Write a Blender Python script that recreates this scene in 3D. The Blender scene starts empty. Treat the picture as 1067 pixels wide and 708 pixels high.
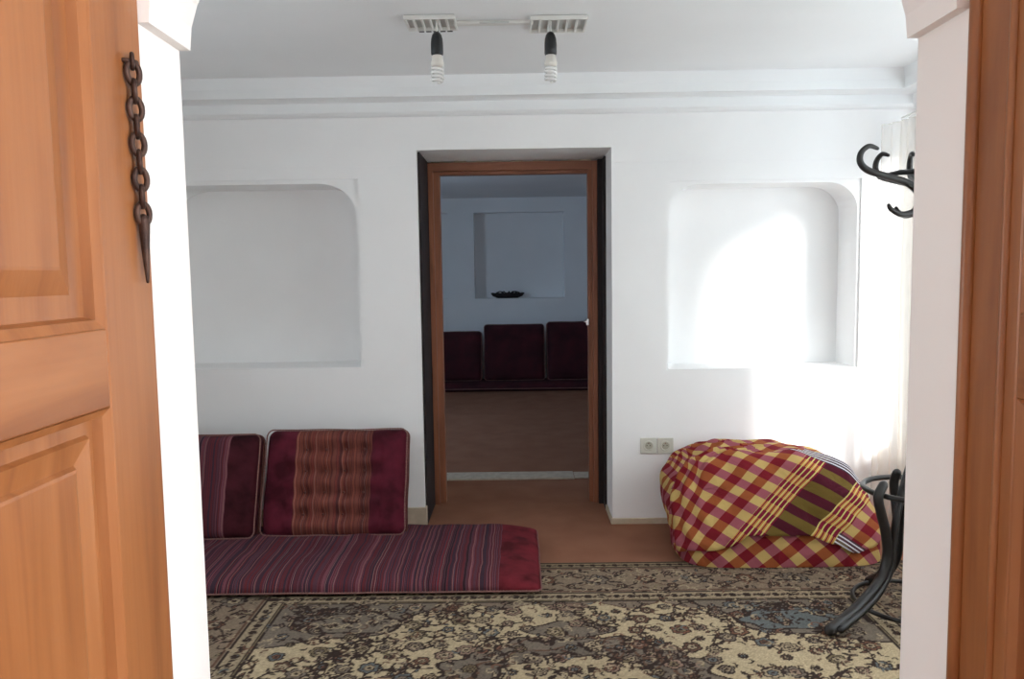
import bpy, bmesh, math, random
import numpy as np
from mathutils import Vector, Matrix, noise
random.seed(7)
C = bpy.context.scene.collection
SC = bpy.context.scene
PI = math.pi

# ------------------------------------------------------------------ camera, world, lights, exposure
PW, PH, FPX = 1067.0, 708.0, 800.0
EYE = Vector((0, 0, 1.4))
PITCH, ROLL, YAW = math.radians(4.85), math.radians(-0.83), math.radians(0.5)
CAM_R = (Matrix.Rotation(YAW, 3, 'Z') @ Matrix.Rotation(PI/2 - PITCH, 3, 'X') @ Matrix.Rotation(ROLL, 3, 'Z'))
cd = bpy.data.cameras.new('camera'); cam = bpy.data.objects.new('camera', cd); C.objects.link(cam)
cam.matrix_world = Matrix.Translation(EYE) @ CAM_R.to_4x4()
cd.sensor_width = 36; cd.lens = FPX/PW*36; cd.clip_start = .02
SC.camera = cam

def P(px, py, Y=None, Z=None, X=None):
    """the point of the place seen at pixel (px,py) on the plane Y=, Z= or X="""
    d = CAM_R @ Vector((px - PW/2, -(py - PH/2), -FPX))
    if Y is not None: t = (Y - EYE.y)/d.y
    elif Z is not None: t = (Z - EYE.z)/d.z
    else: t = (X - EYE.x)/d.x
    return EYE + d*t

W = bpy.data.worlds.new('world'); SC.world = W; W.use_nodes = True
W.node_tree.nodes['Background'].inputs[0].default_value = (.75, .87, 1, 1)
W.node_tree.nodes['Background'].inputs[1].default_value = 1.0

def light(name, kind, loc, target, energy, col=(1,1,1), size=(1,1), angle=0):
    l = bpy.data.lights.new(name, kind); o = bpy.data.objects.new(name, l); C.objects.link(o)
    o.location = loc
    o.rotation_euler = (Vector(target) - Vector(loc)).to_track_quat('-Z', 'Y').to_euler()
    l.energy = energy; l.color = col
    if kind == 'AREA': l.shape = 'RECTANGLE'; l.size, l.size_y = size
    if kind == 'SUN': l.angle = angle
    return o
SUN_DIR = Vector((-.75, 1, -.51))
light('sun', 'SUN', (5, -2, 4), Vector((5, -2, 4)) + SUN_DIR, 9.0, (1, .98, .95), angle=math.radians(10))
light('window_daylight', 'AREA', (3.0, 2.1, 1.6), (2.0, 2.05, 1.2), 78, (.80, .92, 1), (1.9, 2.1))
light('left_fill_light', 'AREA', (-3.2, 2.25, 1.6), (-2.0, 2.35, 1.3), 48, (.84, .94, 1), (1.2, 1.2))  # added fill that brightens the left half and the right jamb
light('hall_daylight', 'AREA', (2.9, -.9, 1.6), (0, .2, 1.3), 260, (.94, .97, 1), (1.5, 1.5))
light('second_room_daylight', 'AREA', (-3.0, 6.4, 1.5), (-1.6, 7.4, 1.35), 40, (.50, .74, 1), (1.1, 1.2))
SC.view_settings.view_transform = 'Standard'; SC.view_settings.look = 'None'
SC.view_settings.exposure = 0.0; SC.view_settings.gamma = 1.0; SC.view_settings.use_curve_mapping = False
SC.cycles.use_denoising = True; SC.cycles.max_bounces = 12; SC.cycles.diffuse_bounces = 8
SC.cycles.transparent_max_bounces = 12; SC.cycles.sample_clamp_indirect = 6

# ------------------------------------------------------------------ helpers
def lin(r, g, b):
    f = lambda c: (c/255/12.92) if c/255 <= .04045 else ((c/255+.055)/1.055)**2.4
    return (f(r), f(g), f(b), 1)
def tag(o, label, cat, group=None, kind=None):
    o['label'] = label; o['category'] = cat
    if group: o['group'] = group
    if kind: o['kind'] = kind
    return o
def thing(name, label, cat, loc=(0,0,0), rotz=0, group=None):
    o = bpy.data.objects.new(name, None); C.objects.link(o); o.empty_display_size = .1
    o.location = loc; o.rotation_euler = (0, 0, rotz)
    return tag(o, label, cat, group)
def mk(name, verts, faces, mat, parent=None, smooth=False, loc=None):
    me = bpy.data.meshes.new(name); me.from_pydata([tuple(v) for v in verts], [], faces); me.update()
    bm = bmesh.new(); bm.from_mesh(me); bmesh.ops.recalc_face_normals(bm, faces=bm.faces); bm.to_mesh(me); bm.free()
    return link(name, me, mat, parent, smooth, loc)
def link(name, me, mat, parent=None, smooth=False, loc=None):
    o = bpy.data.objects.new(name, me); C.objects.link(o)
    for m in (mat if isinstance(mat, list) else [mat]): me.materials.append(m)
    if smooth:
        for p in me.polygons: p.use_smooth = True
    if parent: o.parent = parent
    if loc is not None: o.location = loc
    return o
class MB:
    def __init__(s): s.v = []; s.f = []
    def add(s, v, f):
        n = len(s.v); s.v += [Vector(x) for x in v]; s.f += [tuple(i+n for i in q) for q in f]; return s
    def box(s, a, b, bev=0):
        x0,y0,z0 = a; x1,y1,z1 = b
        x0,x1 = min(x0,x1),max(x0,x1); y0,y1 = min(y0,y1),max(y0,y1); z0,z1 = min(z0,z1),max(z0,z1)
        if bev <= 0:
            return s.add([(x0,y0,z0),(x1,y0,z0),(x1,y1,z0),(x0,y1,z0),(x0,y0,z1),(x1,y0,z1),(x1,y1,z1),(x0,y1,z1)],
                  [(0,3,2,1),(4,5,6,7),(0,1,5,4),(1,2,6,5),(2,3,7,6),(3,0,4,7)])
        bm = bmesh.new(); bmesh.ops.create_cube(bm, size=1)
        for v in bm.verts: v.co = Vector(((x0+x1)/2+v.co.x*(x1-x0), (y0+y1)/2+v.co.y*(y1-y0), (z0+z1)/2+v.co.z*(z1-z0)))
        bmesh.ops.bevel(bm, geom=bm.edges[:], offset=bev, segments=2, affect='EDGES', profile=.5)
        bm.verts.index_update(); s.add([v.co.copy() for v in bm.verts], [tuple(v.index for v in f.verts) for f in bm.faces]); bm.free(); return s
    def tube(s, pts, r, n=10, closed=False):
        pts = [Vector(p) for p in pts]; N = len(pts)
        R = r if isinstance(r, (list, tuple)) else [r]*N
        up = None; v = []; f = []
        for i, p in enumerate(pts):
            if closed: t = pts[(i+1) % N] - pts[i-1]
            else: t = pts[min(i+1, N-1)] - pts[max(i-1, 0)]
            t.normalize()
            if up is None: up = Vector((0,0,1)) if abs(t.z) < .9 else Vector((1,0,0))
            a = (up - t*up.dot(t)).normalized(); up = a; b = t.cross(a)
            for k in range(n):
                w = 2*PI*k/n; v.append(p + (a*math.cos(w) + b*math.sin(w))*R[i])
        for i in range(N if closed else N-1):
            j = (i+1) % N
            for k in range(n): f.append((i*n+k, i*n+(k+1)%n, j*n+(k+1)%n, j*n+k))
        if not closed:
            for e, sg in ((0,-1),(N-1,1)):
                t = (pts[1]-pts[0]) if e == 0 else (pts[-1]-pts[-2]); t.normalize()
                base = len(v)
                for q, m in ((.8,.5),(.35,.85)):
                    for k in range(n): v.append(pts[e] + (v[e*n+k]-pts[e])*q + t*sg*R[e]*m)
                v.append(pts[e] + t*sg*R[e])
                for k in range(n):
                    k2 = (k+1)%n
                    f.append((e*n+k, e*n+k2, base+k2, base+k)); f.append((base+k, base+k2, base+n+k2, base+n+k)); f.append((base+n+k, base+n+k2, base+2*n))
        return s.add(v, f)
    def lathe(s, prof, c=(0,0,0), n=24):
        v = []; f = []
        for r, z in prof:
            for k in range(n): w = 2*PI*k/n; v.append((c[0]+r*math.cos(w), c[1]+r*math.sin(w), c[2]+z))
        for i in range(len(prof)-1):
            for k in range(n): f.append((i*n+k, i*n+(k+1)%n, (i+1)*n+(k+1)%n, (i+1)*n+k))
        f.append(tuple(range(n))); f.append(tuple((len(prof)-1)*n+k for k in range(n)))
        return s.add(v, f)
    def build(s, name, mat, parent=None, smooth=False, loc=None):
        return mk(name, s.v, s.f, mat, parent, smooth, loc)
def spline(pts, k=8, closed=False):
    pts = [Vector(p) for p in pts]; N = len(pts); out = []
    for i in range(N if closed else N-1):
        g = (lambda j: pts[j % N]) if closed else (lambda j: pts[max(0, min(N-1, j))])
        a, b, c, d = g(i-1), g(i), g(i+1), g(i+2)
        for q in range(k):
            t = q/k
            out.append(.5*((2*b) + (c-a)*t + (2*a-5*b+4*c-d)*t*t + (3*b-a-3*c+d)*t**3))
    if not closed: out.append(pts[-1])
    return out
def auto_smooth(o, ang=40):
    me = o.data
    for p in me.polygons: p.use_smooth = True
    bm = bmesh.new(); bm.from_mesh(me)
    for e in bm.edges:
        if len(e.link_faces) == 2 and e.calc_face_angle(0) > math.radians(ang): e.smooth = False
    bm.to_mesh(me); bm.free()

# ------------------------------------------------------------------ materials
def newmat(name, col=(.8,.8,.8,1), rough=.6, metal=0, spec=.5):
    m = bpy.data.materials.new(name); m.use_nodes = True
    b = m.node_tree.nodes['Principled BSDF']
    b.inputs['Base Color'].default_value = col; b.inputs['Roughness'].default_value = rough
    b.inputs['Metallic'].default_value = metal; b.inputs['Specular IOR Level'].default_value = spec
    return m
def N(m, t, **kw):
    n = m.node_tree.nodes.new(t)
    for k, v in kw.items():
        if k in n.inputs: n.inputs[k].default_value = v
        else: setattr(n, k, v)
    return n
def L(m, a, b): m.node_tree.links.new(a, b)
def ramp(m, stops, interp='LINEAR'):
    n = m.node_tree.nodes.new('ShaderNodeValToRGB'); cr = n.color_ramp; cr.interpolation = interp
    while len(cr.elements) < len(stops): cr.elements.new(.5)
    for e, (p, c) in zip(cr.elements, stops): e.position = p; e.color = c
    return n
def bump(m, hsock, strength=.2, dist=.01):
    b = N(m, 'ShaderNodeBump'); b.inputs['Strength'].default_value = strength; b.inputs['Distance'].default_value = dist
    L(m, hsock, b.inputs['Height']); L(m, b.outputs[0], m.node_tree.nodes['Principled BSDF'].inputs['Normal']); return b
def math_(m, op, a, b=None, c=None):
    n = m.node_tree.nodes.new('ShaderNodeMath'); n.operation = op
    for i, x in enumerate((a, b, c)):
        if x is None: continue
        if isinstance(x, (int, float)): n.inputs[i].default_value = x
        else: L(m, x, n.inputs[i])
    return n.outputs[0]
def mix(m, fac, a, b, blend='MIX'):
    n = m.node_tree.nodes.new('ShaderNodeMix'); n.data_type = 'RGBA'; n.blend_type = blend
    for s, x in ((n.inputs[0], fac), (n.inputs[6], a), (n.inputs[7], b)):
        if isinstance(x, (int, float)): s.default_value = x
        elif isinstance(x, tuple): s.default_value = x
        else: L(m, x, s)
    return n.outputs[2]
def noisy(name, c1, c2, scale, rough=.8, bs=.15, bd=.004, detail=4, spec=.3, bscale=None):
    m = newmat(name, c1, rough, spec=spec); tc = N(m, 'ShaderNodeTexCoord')
    n = N(m, 'ShaderNodeTexNoise', Scale=scale, Detail=detail); L(m, tc.outputs['Object'], n.inputs['Vector'])
    r = ramp(m, [(.3, c1), (.7, c2)]); L(m, n.outputs['Fac'], r.inputs[0])
    L(m, r.outputs[0], m.node_tree.nodes['Principled BSDF'].inputs['Base Color'])
    n2 = N(m, 'ShaderNodeTexNoise', Scale=bscale or scale*6, Detail=4); L(m, tc.outputs['Object'], n2.inputs['Vector'])
    bump(m, n2.outputs['Fac'], bs, bd)
    return m
def wood(name, c1, c2, c3, axis=2, rough=.38, scale=1.0):
    m = newmat(name, c1, rough, spec=.5); tc = N(m, 'ShaderNodeTexCoord')
    mp = N(m, 'ShaderNodeMapping'); s = [9*scale]*3; s[axis] = 1.1*scale; mp.inputs['Scale'].default_value = s
    L(m, tc.outputs['Object'], mp.inputs['Vector'])
    n = N(m, 'ShaderNodeTexNoise', Scale=1.6, Detail=6, Distortion=.8); L(m, mp.outputs[0], n.inputs['Vector'])
    r = ramp(m, [(.28, c3), (.5, c1), (.72, c2)]); L(m, n.outputs['Fac'], r.inputs[0])
    mp2 = N(m, 'ShaderNodeMapping'); s = [90*scale]*3; s[axis] = 3*scale; mp2.inputs['Scale'].default_value = s
    L(m, tc.outputs['Object'], mp2.inputs['Vector'])
    n2 = N(m, 'ShaderNodeTexNoise', Scale=1.0, Detail=3); L(m, mp2.outputs[0], n2.inputs['Vector'])
    r2 = ramp(m, [(.3, (.86,.84,.82,1)), (.65, (1,1,1,1))]); L(m, n2.outputs['Fac'], r2.inputs[0])
    L(m, mix(m, .7, r.outputs[0], r2.outputs[0], 'MULTIPLY'), m.node_tree.nodes['Principled BSDF'].inputs['Base Color'])
    bump(m, n2.outputs['Fac'], .12, .002)
    return m
M = {}
M['plaster'] = noisy('white_plaster', lin(238,238,238), lin(243,243,243), 2.2, .85, .12, .004, bscale=9)
M['plaster_in'] = noisy('cream_plaster', lin(242,240,237), lin(246,244,241), 2.2, .8, .10, .004, bscale=9)
M['ceiling'] = noisy('ceiling_plaster', lin(236,238,239), lin(241,243,244), 1.6, .9, .10, .005, bscale=6)
M['moquette'] = noisy('brown_moquette', lin(140,96,76), lin(152,106,84), 5, .95, .5, .003, bscale=420, spec=.1)
M['skirting'] = noisy('travertine_skirting', lin(186,172,150), lin(205,192,172), 18, .5, .1, .002)
M['sill'] = noisy('pale_stone', lin(175,160,142), lin(200,186,168), 25, .6, .2, .003)
M['door_wood'] = wood('door_wood', lin(150,94,52), lin(160,105,63), lin(126,75,41))
M['door_wood_h'] = wood('door_wood_horizontal', lin(150,94,52), lin(160,105,63), lin(126,75,41), axis=1)
M['frame_wood'] = wood('frame_wood', lin(142,88,62), lin(158,100,72), lin(118,70,48), rough=.5)
M['frame_wood_h'] = wood('frame_wood_horizontal', lin(138,86,62), lin(152,98,72), lin(115,70,50), axis=0, rough=.5)
M['dark_board'] = noisy('blackened_board', lin(38,32,32), lin(50,42,42), 12, .7, .1, .002)
M['old_iron'] = noisy('old_iron', lin(58,44,40), lin(88,66,56), 60, .5, .3, .002); M['old_iron'].node_tree.nodes['Principled BSDF'].inputs['Metallic'].default_value = .6
M['black_wood'] = noisy('black_bentwood', lin(24,22,22), lin(34,30,29), 14, .42, .05, .001, spec=.5)
M['black_bakelite'] = newmat('black_bakelite', lin(34,36,38), .35)
M['white_plastic'] = newmat('white_plastic', lin(225,225,220), .35)
M['cfl_base'] = newmat('cfl_base', lin(228,224,216), .4)
M['lamp_glass'] = newmat('lamp_glass', lin(240,240,238), .15)
M['chrome'] = newmat('chrome', lin(200,200,205), .2, 1)
M['socket'] = newmat('socket_plastic', lin(206,205,194), .4)
M['socket_in'] = newmat('socket_recess', lin(176,172,156), .5)
M['dark_hole'] = newmat('dark_hole', lin(30,28,26), .8)
M['slat'] = newmat('lamp_slat', lin(226,226,222), .4)
M['slat_bed'] = newmat('lamp_backplate', lin(196,198,196), .4)
M['window_paint'] = newmat('window_paint', lin(235,235,230), .4)

def stripes(name, velvet_mask, cols, scale, xr=None, velvet=lin(88,16,30), wob=.004):
    """kilim stripes across X of the object; velvet where |x| is beyond the mask interval"""
    m = newmat(name, rough=.92, spec=.15); tc = N(m, 'ShaderNodeTexCoord'); sp = N(m, 'ShaderNodeSeparateXYZ')
    L(m, tc.outputs['Object'], sp.inputs[0])
    nz = N(m, 'ShaderNodeTexNoise', Scale=5, Detail=2); L(m, tc.outputs['Object'], nz.inputs['Vector'])
    x = math_(m, 'ADD', sp.outputs[0], math_(m, 'MULTIPLY', math_(m, 'SUBTRACT', nz.outputs['Fac'], .5), wob*6))
    n1 = N(m, 'ShaderNodeTexNoise'); n1.noise_dimensions = '1D'; n1.inputs['Scale'].default_value = scale; n1.inputs['Detail'].default_value = 3
    n1.inputs['Roughness'].default_value = .65
    L(m, x, n1.inputs['W'])
    k = len(cols); st = [(.27 + .46*i/(k-1), c) for i, c in enumerate(cols)]
    r = ramp(m, st, 'CONSTANT'); L(m, n1.outputs['Fac'], r.inputs[0])
    # thin pale yarn lines
    n2 = N(m, 'ShaderNodeTexVoronoi'); n2.voronoi_dimensions = '1D'; n2.inputs['Scale'].default_value = scale*.62
    L(m, x, n2.inputs['W'])
    ln = math_(m, 'LESS_THAN', n2.outputs['Distance'], .024)
    c = mix(m, math_(m, 'MULTIPLY', ln, .6), r.outputs[0], lin(164,124,116))
    wv = N(m, 'ShaderNodeTexNoise', Scale=300, Detail=1); L(m, tc.outputs['Object'], wv.inputs['Vector'])
    rw = ramp(m, [(.3,(.72,.72,.72,1)),(.7,(1,1,1,1))]); L(m, wv.outputs['Fac'], rw.inputs[0])
    c = mix(m, .6, c, rw.outputs[0], 'MULTIPLY')
    # velvet bands
    inside = math_(m, 'MULTIPLY', math_(m, 'GREATER_THAN', x, velvet_mask[0]), math_(m, 'LESS_THAN', x, velvet_mask[1]))
    nv = N(m, 'ShaderNodeTexNoise', Scale=9, Detail=5); L(m, tc.outputs['Object'], nv.inputs['Vector'])
    v2 = tuple(min(1, q*1.35) for q in velvet[:3]) + (1,); v0 = tuple(q*.5 for q in velvet[:3]) + (1,)
    rv = ramp(m, [(.35, v0), (.5, velvet), (.68, v2)]); L(m, nv.outputs['Fac'], rv.inputs[0])
    c = mix(m, inside, rv.outputs[0], c)
    b = m.node_tree.nodes['Principled BSDF']; L(m, c, b.inputs['Base Color'])
    b.inputs['Sheen Weight'].default_value = .0
    bump(m, wv.outputs['Fac'], .35, .002)
    return m
KIL = [lin(50,34,40), lin(88,58,70), lin(104,46,52), lin(66,48,60), lin(122,72,82), lin(88,38,46), lin(82,64,78), lin(132,46,50)]
KIL2 = [lin(78,46,44), lin(122,70,62), lin(98,54,50), lin(134,74,62), lin(86,48,48), lin(126,62,56), lin(104,68,64), lin(140,62,56)]
M['mattress'] = stripes('striped_kilim_and_red_velvet', (-50, -.12), KIL, 26, velvet=lin(104,34,42), wob=.004)
M['mattress_far'] = stripes('dark_kilim', (-50, 50), [lin(40,24,28), lin(60,30,36), lin(50,34,40), lin(72,30,36)], 12)
M['cushion_a'] = stripes('tufted_kilim_and_velvet', (-.206, .187), KIL2, 30, velvet=lin(86,28,42))
M['cushion_b'] = stripes('kilim_and_velvet', (-.20, .10), KIL, 24, velvet=lin(66,26,34))
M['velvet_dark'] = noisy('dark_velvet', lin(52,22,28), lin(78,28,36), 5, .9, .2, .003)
M['piping'] = noisy('beaded_piping', lin(120,84,80), lin(150,112,104), 120, .9, .4, .002)
M['gusset'] = noisy('brown_gusset', lin(92,56,52), lin(110,68,62), 30, .9, .3, .002)

def translucent(name, col, tr, sheer):
    m = newmat(name, col, .8, spec=.1); nt = m.node_tree; b = nt.nodes['Principled BSDF']; out = nt.nodes['Material Output']
    t = N(m, 'ShaderNodeBsdfTranslucent', Color=col); mx = N(m, 'ShaderNodeMixShader'); mx.inputs[0].default_value = tr
    L(m, b.outputs[0], mx.inputs[1]); L(m, t.outputs[0], mx.inputs[2])
    tp = N(m, 'ShaderNodeBsdfTransparent'); m2 = N(m, 'ShaderNodeMixShader'); m2.inputs[0].default_value = sheer
    L(m, mx.outputs[0], m2.inputs[1]); L(m, tp.outputs[0], m2.inputs[2]); L(m, m2.outputs[0], out.inputs[0])
    return m
M['sheer'] = translucent('sheer_white_curtain', lin(226,220,210), .40, .60)
M['curtain'] = translucent('added_white_curtain', lin(248,247,243), .8, .0)
g = newmat('window_glass', (1,1,1,1), .02); nt = g.node_tree
gl = N(g, 'ShaderNodeBsdfGlossy', Roughness=.02); tp = N(g, 'ShaderNodeBsdfTransparent'); mx = N(g, 'ShaderNodeMixShader'); mx.inputs[0].default_value = .06
L(g, tp.outputs[0], mx.inputs[1]); L(g, gl.outputs[0], mx.inputs[2]); L(g, mx.outputs[0], nt.nodes['Material Output'].inputs[0]); M['glass'] = g

# plaid cloth: attribute 'cloth' holds the woven coordinates (metres along warp / weft)
def plaid():
    m = newmat('madras_check_cloth', rough=.9, spec=.12); at = N(m, 'ShaderNodeAttribute'); at.attribute_name = 'cloth'
    sp = N(m, 'ShaderNodeSeparateXYZ'); L(m, at.outputs['Vector'], sp.inputs[0])
    u, v = sp.outputs[0], sp.outputs[1]; S = .056
    def parity(c):   # 0/1 alternate threads
        return math_(m, 'GREATER_THAN', math_(m, 'MODULO', math_(m, 'ADD', math_(m, 'DIVIDE', c, S), 200), 2), 1)
    def band(c, a, b): return math_(m, 'MULTIPLY', math_(m, 'GREATER_THAN', c, a), math_(m, 'LESS_THAN', c, b))
    def thin(c, per, duty): return math_(m, 'LESS_THAN', math_(m, 'MODULO', math_(m, 'ADD', c, 20), per), duty)
    R, Y = lin(122,30,40), lin(196,166,104); O, K = lin(154,84,48), lin(156,86,96)
    pu, pv = parity(u), parity(v)
    c = mix(m, pv, mix(m, pu, R, O), mix(m, pu, K, Y))
    # special bands (weft direction v): olive/maroon ground with yellow hairlines
    gm = mix(m, pu, lin(80,26,40), lin(112,92,44))
    bv = band(v, .2275, .6175); c = mix(m, bv, c, gm)
    sets = math_(m, 'MAXIMUM', band(v, .2275, .335), band(v, .51, .6175))
    c = mix(m, sets, c, mix(m, pu, lin(120,34,50), lin(190,130,66)))
    c = mix(m, math_(m, 'MULTIPLY', sets, thin(v, .024, .0065)), c, lin(204,190,118))
    dk = math_(m, 'MULTIPLY', sets, math_(m, 'LESS_THAN', math_(m, 'MODULO', math_(m, 'ADD', v, 20.011), .024), .006))
    c = mix(m, dk, c, lin(128,26,54))
    # warp band with white hairlines on charcoal
    bu = math_(m, 'MAXIMUM', math_(m, 'MULTIPLY', band(u, -.07, .04), band(v, .0, .235)), math_(m, 'MULTIPLY', band(u, .385, .66), band(v, -.3, .9)))
    c = mix(m, math_(m, 'MULTIPLY', bu, .8), c, lin(62,56,66))
    wl = math_(m, 'MULTIPLY', bu, thin(u, .022, .008)); c = mix(m, wl, c, lin(216,214,222))
    nz = N(m, 'ShaderNodeTexNoise', Scale=500, Detail=1); L(m, at.outputs['Vector'], nz.inputs['Vector'])
    rw = ramp(m, [(.3,(.85,.85,.85,1)),(.7,(1,1,1,1))]); L(m, nz.outputs['Fac'], rw.inputs[0])
    c = mix(m, .6, c, rw.outputs[0], 'MULTIPLY')
    L(m, c, m.node_tree.nodes['Principled BSDF'].inputs['Base Color'])
    tc = N(m, 'ShaderNodeTexCoord'); n3 = N(m, 'ShaderNodeTexNoise', Scale=7, Detail=3, Distortion=.6); L(m, tc.outputs['Object'], n3.inputs['Vector'])
    bump(m, n3.outputs['Fac'], .8, .035)
    return m
M['plaid'] = plaid()
def rugmat():
    m = newmat('persian_rug_pile', rough=.95, spec=.08); at = N(m, 'ShaderNodeAttribute'); at.attribute_name = 'pile'
    tc = N(m, 'ShaderNodeTexCoord'); nz = N(m, 'ShaderNodeTexNoise', Scale=220, Detail=2); L(m, tc.outputs['Object'], nz.inputs['Vector'])
    rw = ramp(m, [(.3,(.75,.75,.75,1)),(.7,(1,1,1,1))]); L(m, nz.outputs['Fac'], rw.inputs[0])
    L(m, mix(m, .6, at.outputs['Color'], rw.outputs[0], 'MULTIPLY'), m.node_tree.nodes['Principled BSDF'].inputs['Base Color'])
    bump(m, nz.outputs['Fac'], .4, .003)
    return m
M['rug'] = rugmat()

# ------------------------------------------------------------------ walls with openings
def struct(o): o['kind'] = 'structure'; return o
def wall(name, fn, outer, holes, thick, mat):
    """fn(u,v,d)->point; outer: loop of (u,v) (notches for doorways); holes: (loop, depth or None=through, inner)"""
    V = []; F = []
    def plate(loops, d):
        bm = bmesh.new(); es = []
        for lp in loops:
            vs = [bm.verts.new((p[0], p[1], 0)) for p in lp]
            for i in range(len(vs)): es.append(bm.edges.new((vs[i], vs[(i+1) % len(vs)])))
        bmesh.ops.triangle_fill(bm, use_beauty=True, use_dissolve=False, edges=es)
        bm.verts.index_update(); n = len(V)
        V.extend(fn(v.co.x, v.co.y, d) for v in bm.verts)
        F.extend(tuple(n+v.index for v in f.verts) for f in bm.faces); bm.free()
    def sides(lp, d0, d1):
        n = len(V); k = len(lp)
        V.extend(fn(p[0], p[1], d0) for p in lp); V.extend(fn(p[0], p[1], d1) for p in lp)
        F.extend((n+i, n+(i+1) % k, n+k+(i+1) % k, n+k+i) for i in range(k))
    def rec(lp, inners, d):   # a plate at depth d with inner recesses
        plate([lp] + [h[0] for h in inners], d)
        for h in inners:
            if h[1] is None: sides(h[0], d, thick)
            else: sides(h[0], d, d+h[1]); rec(h[0], h[2], d+h[1])
    rec(outer, holes, 0)
    plate([outer] + [h[0] for h in holes if h[1] is None], thick)
    sides(outer, 0, thick)
    me = bpy.data.meshes.new(name); me.from_pydata([tuple(v) for v in V], [], F); me.update()
    bm = bmesh.new(); bm.from_mesh(me); bmesh.ops.remove_doubles(bm, verts=bm.verts, dist=1e-5)
    bmesh.ops.recalc_face_normals(bm, faces=bm.faces); bm.to_mesh(me); bm.free()
    o = link(name, me, mat); return struct(o)
def boxs(name, a, b, mat, bev=0): return struct(MB().box(a, b, bev).build(name, mat))

YB, YF, YN = 4.2, 1.27, 1.13          # back wall, room side and hall side of the near wall
XL, XR, ZC = -2.45, 2.14, 2.43
YS, YE = 5.2, 9.7                      # second room
def bw(px, py, Y=YB): p = P(px, py, Y=Y); return (p.x, p.z)

# floor and ceiling
boxs('floor', (-3.2, -2.6, -.12), (3.0, YE+.3, 0), M['moquette'])
boxs('ceiling', (XL-.1, YF, ZC), (XR+.45, YB+.3, ZC+.15), M['ceiling'])

# back wall: doorway notch, two niches with a shallow square border round an arched recess
dl = (bw(443,551)[0] + bw(434,155)[0])/2; dr = (bw(638.6,555)[0] + bw(637,154)[0])/2; dz = bw(536,155)[1]
def arch_loop(x0, x1, z0, z1, rx, rz, left=True, right=True):
    lp = [(x0, z0), (x1, z0)]
    if right: lp += [(x1-rx+rx*math.cos(a), z1-rz+rz*math.sin(a)) for a in [i*PI/2/12 for i in range(13)]]
    else: lp += [(x1, z1)]
    if left: lp += [(x0+rx-rx*math.cos(a), z1-rz+rz*math.sin(a)) for a in [(12-i)*PI/2/12 for i in range(13)]]
    else: lp += [(x0, z1)]
    return lp
nzb = bw(300,384)[1]
rL = bw(379,384)[0]; lz1 = bw(300,187.5)[1]
holeL = ([(-2.0, nzb), (rL, nzb), (rL, lz1), (-2.0, lz1)], .012,
         [(arch_loop(-1.985, rL-.018, nzb+.0005, lz1-.022, .21, .16), .30, [])])
x0R, x1R = bw(694,384)[0], bw(893.5,384)[0]; rz1 = bw(790,187.5)[1]; nzr = bw(790,384)[1]
holeR = ([(x0R, nzr), (x1R, nzr), (x1R, rz1), (x0R, rz1)], .012,
         [(arch_loop(x0R+.014, x1R-.014, nzr+.0005, rz1-.016, .17, .15), .25, [])])
outer = [(XL-.1, 0), (dl, 0), (dl, dz), (dr, dz), (dr, 0), (XR+.45, 0), (XR+.45, ZC+.1), (XL-.1, ZC+.1)]
wall('wall_back', lambda u, v, d: Vector((u, YB+d, v)), outer, [holeL, holeR], YS-YB, M['plaster'])
# thin plaster ledge line above the niches (it stops at the doorway)
zl = bw(300,174)[1]
for i, (a, b) in enumerate(((XL, dl), (dr, XR))):
    boxs('trim_1', (a, YB-.004, zl-.004), (b, YB+.01, zl+.003), M['plaster'])
# stepped cornice on the back and right walls
cb = MB()
zz = [bw(560, y, Y)[1] for y, Y in ((114, YB-.05), (104, YB-.05), (98, YB-.14), (88, YB-.14))]
def cornice(mb, f):
    prof = [(0, zz[0]-.02), (.035, zz[0]-.012), (.05, zz[0]), (.05, zz[1]), (.075, zz[1]+.008), (.115, zz[1]+.012), (.14, zz[2]), (.14, zz[3]), (.155, ZC+.01), (0, ZC+.01)]
    k = len(prof); v = [f(a, z, 0) for a, z in prof] + [f(a, z, 1) for a, z in prof]
    mb.add(v, [(i, (i+1) % k, k+(i+1) % k, k+i) for i in range(k)] + [tuple(range(k)), tuple(range(k, 2*k))])
cornice(cb, lambda a, z, t: (XL if t == 0 else XR, YB+.005-a, z)); struct(cb.build('trim_2', M['ceiling']))
cb = MB(); cornice(cb, lambda a, z, t: (XR+.005-a, YF if t == 0 else YB-.0, z)); struct(cb.build('trim_3', M['ceiling']))
cb = MB(); cornice(cb, lambda a, z, t: (XL-.005+a, YF if t == 0 else YB-.0, z)); struct(cb.build('trim_4', M['ceiling']))

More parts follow.
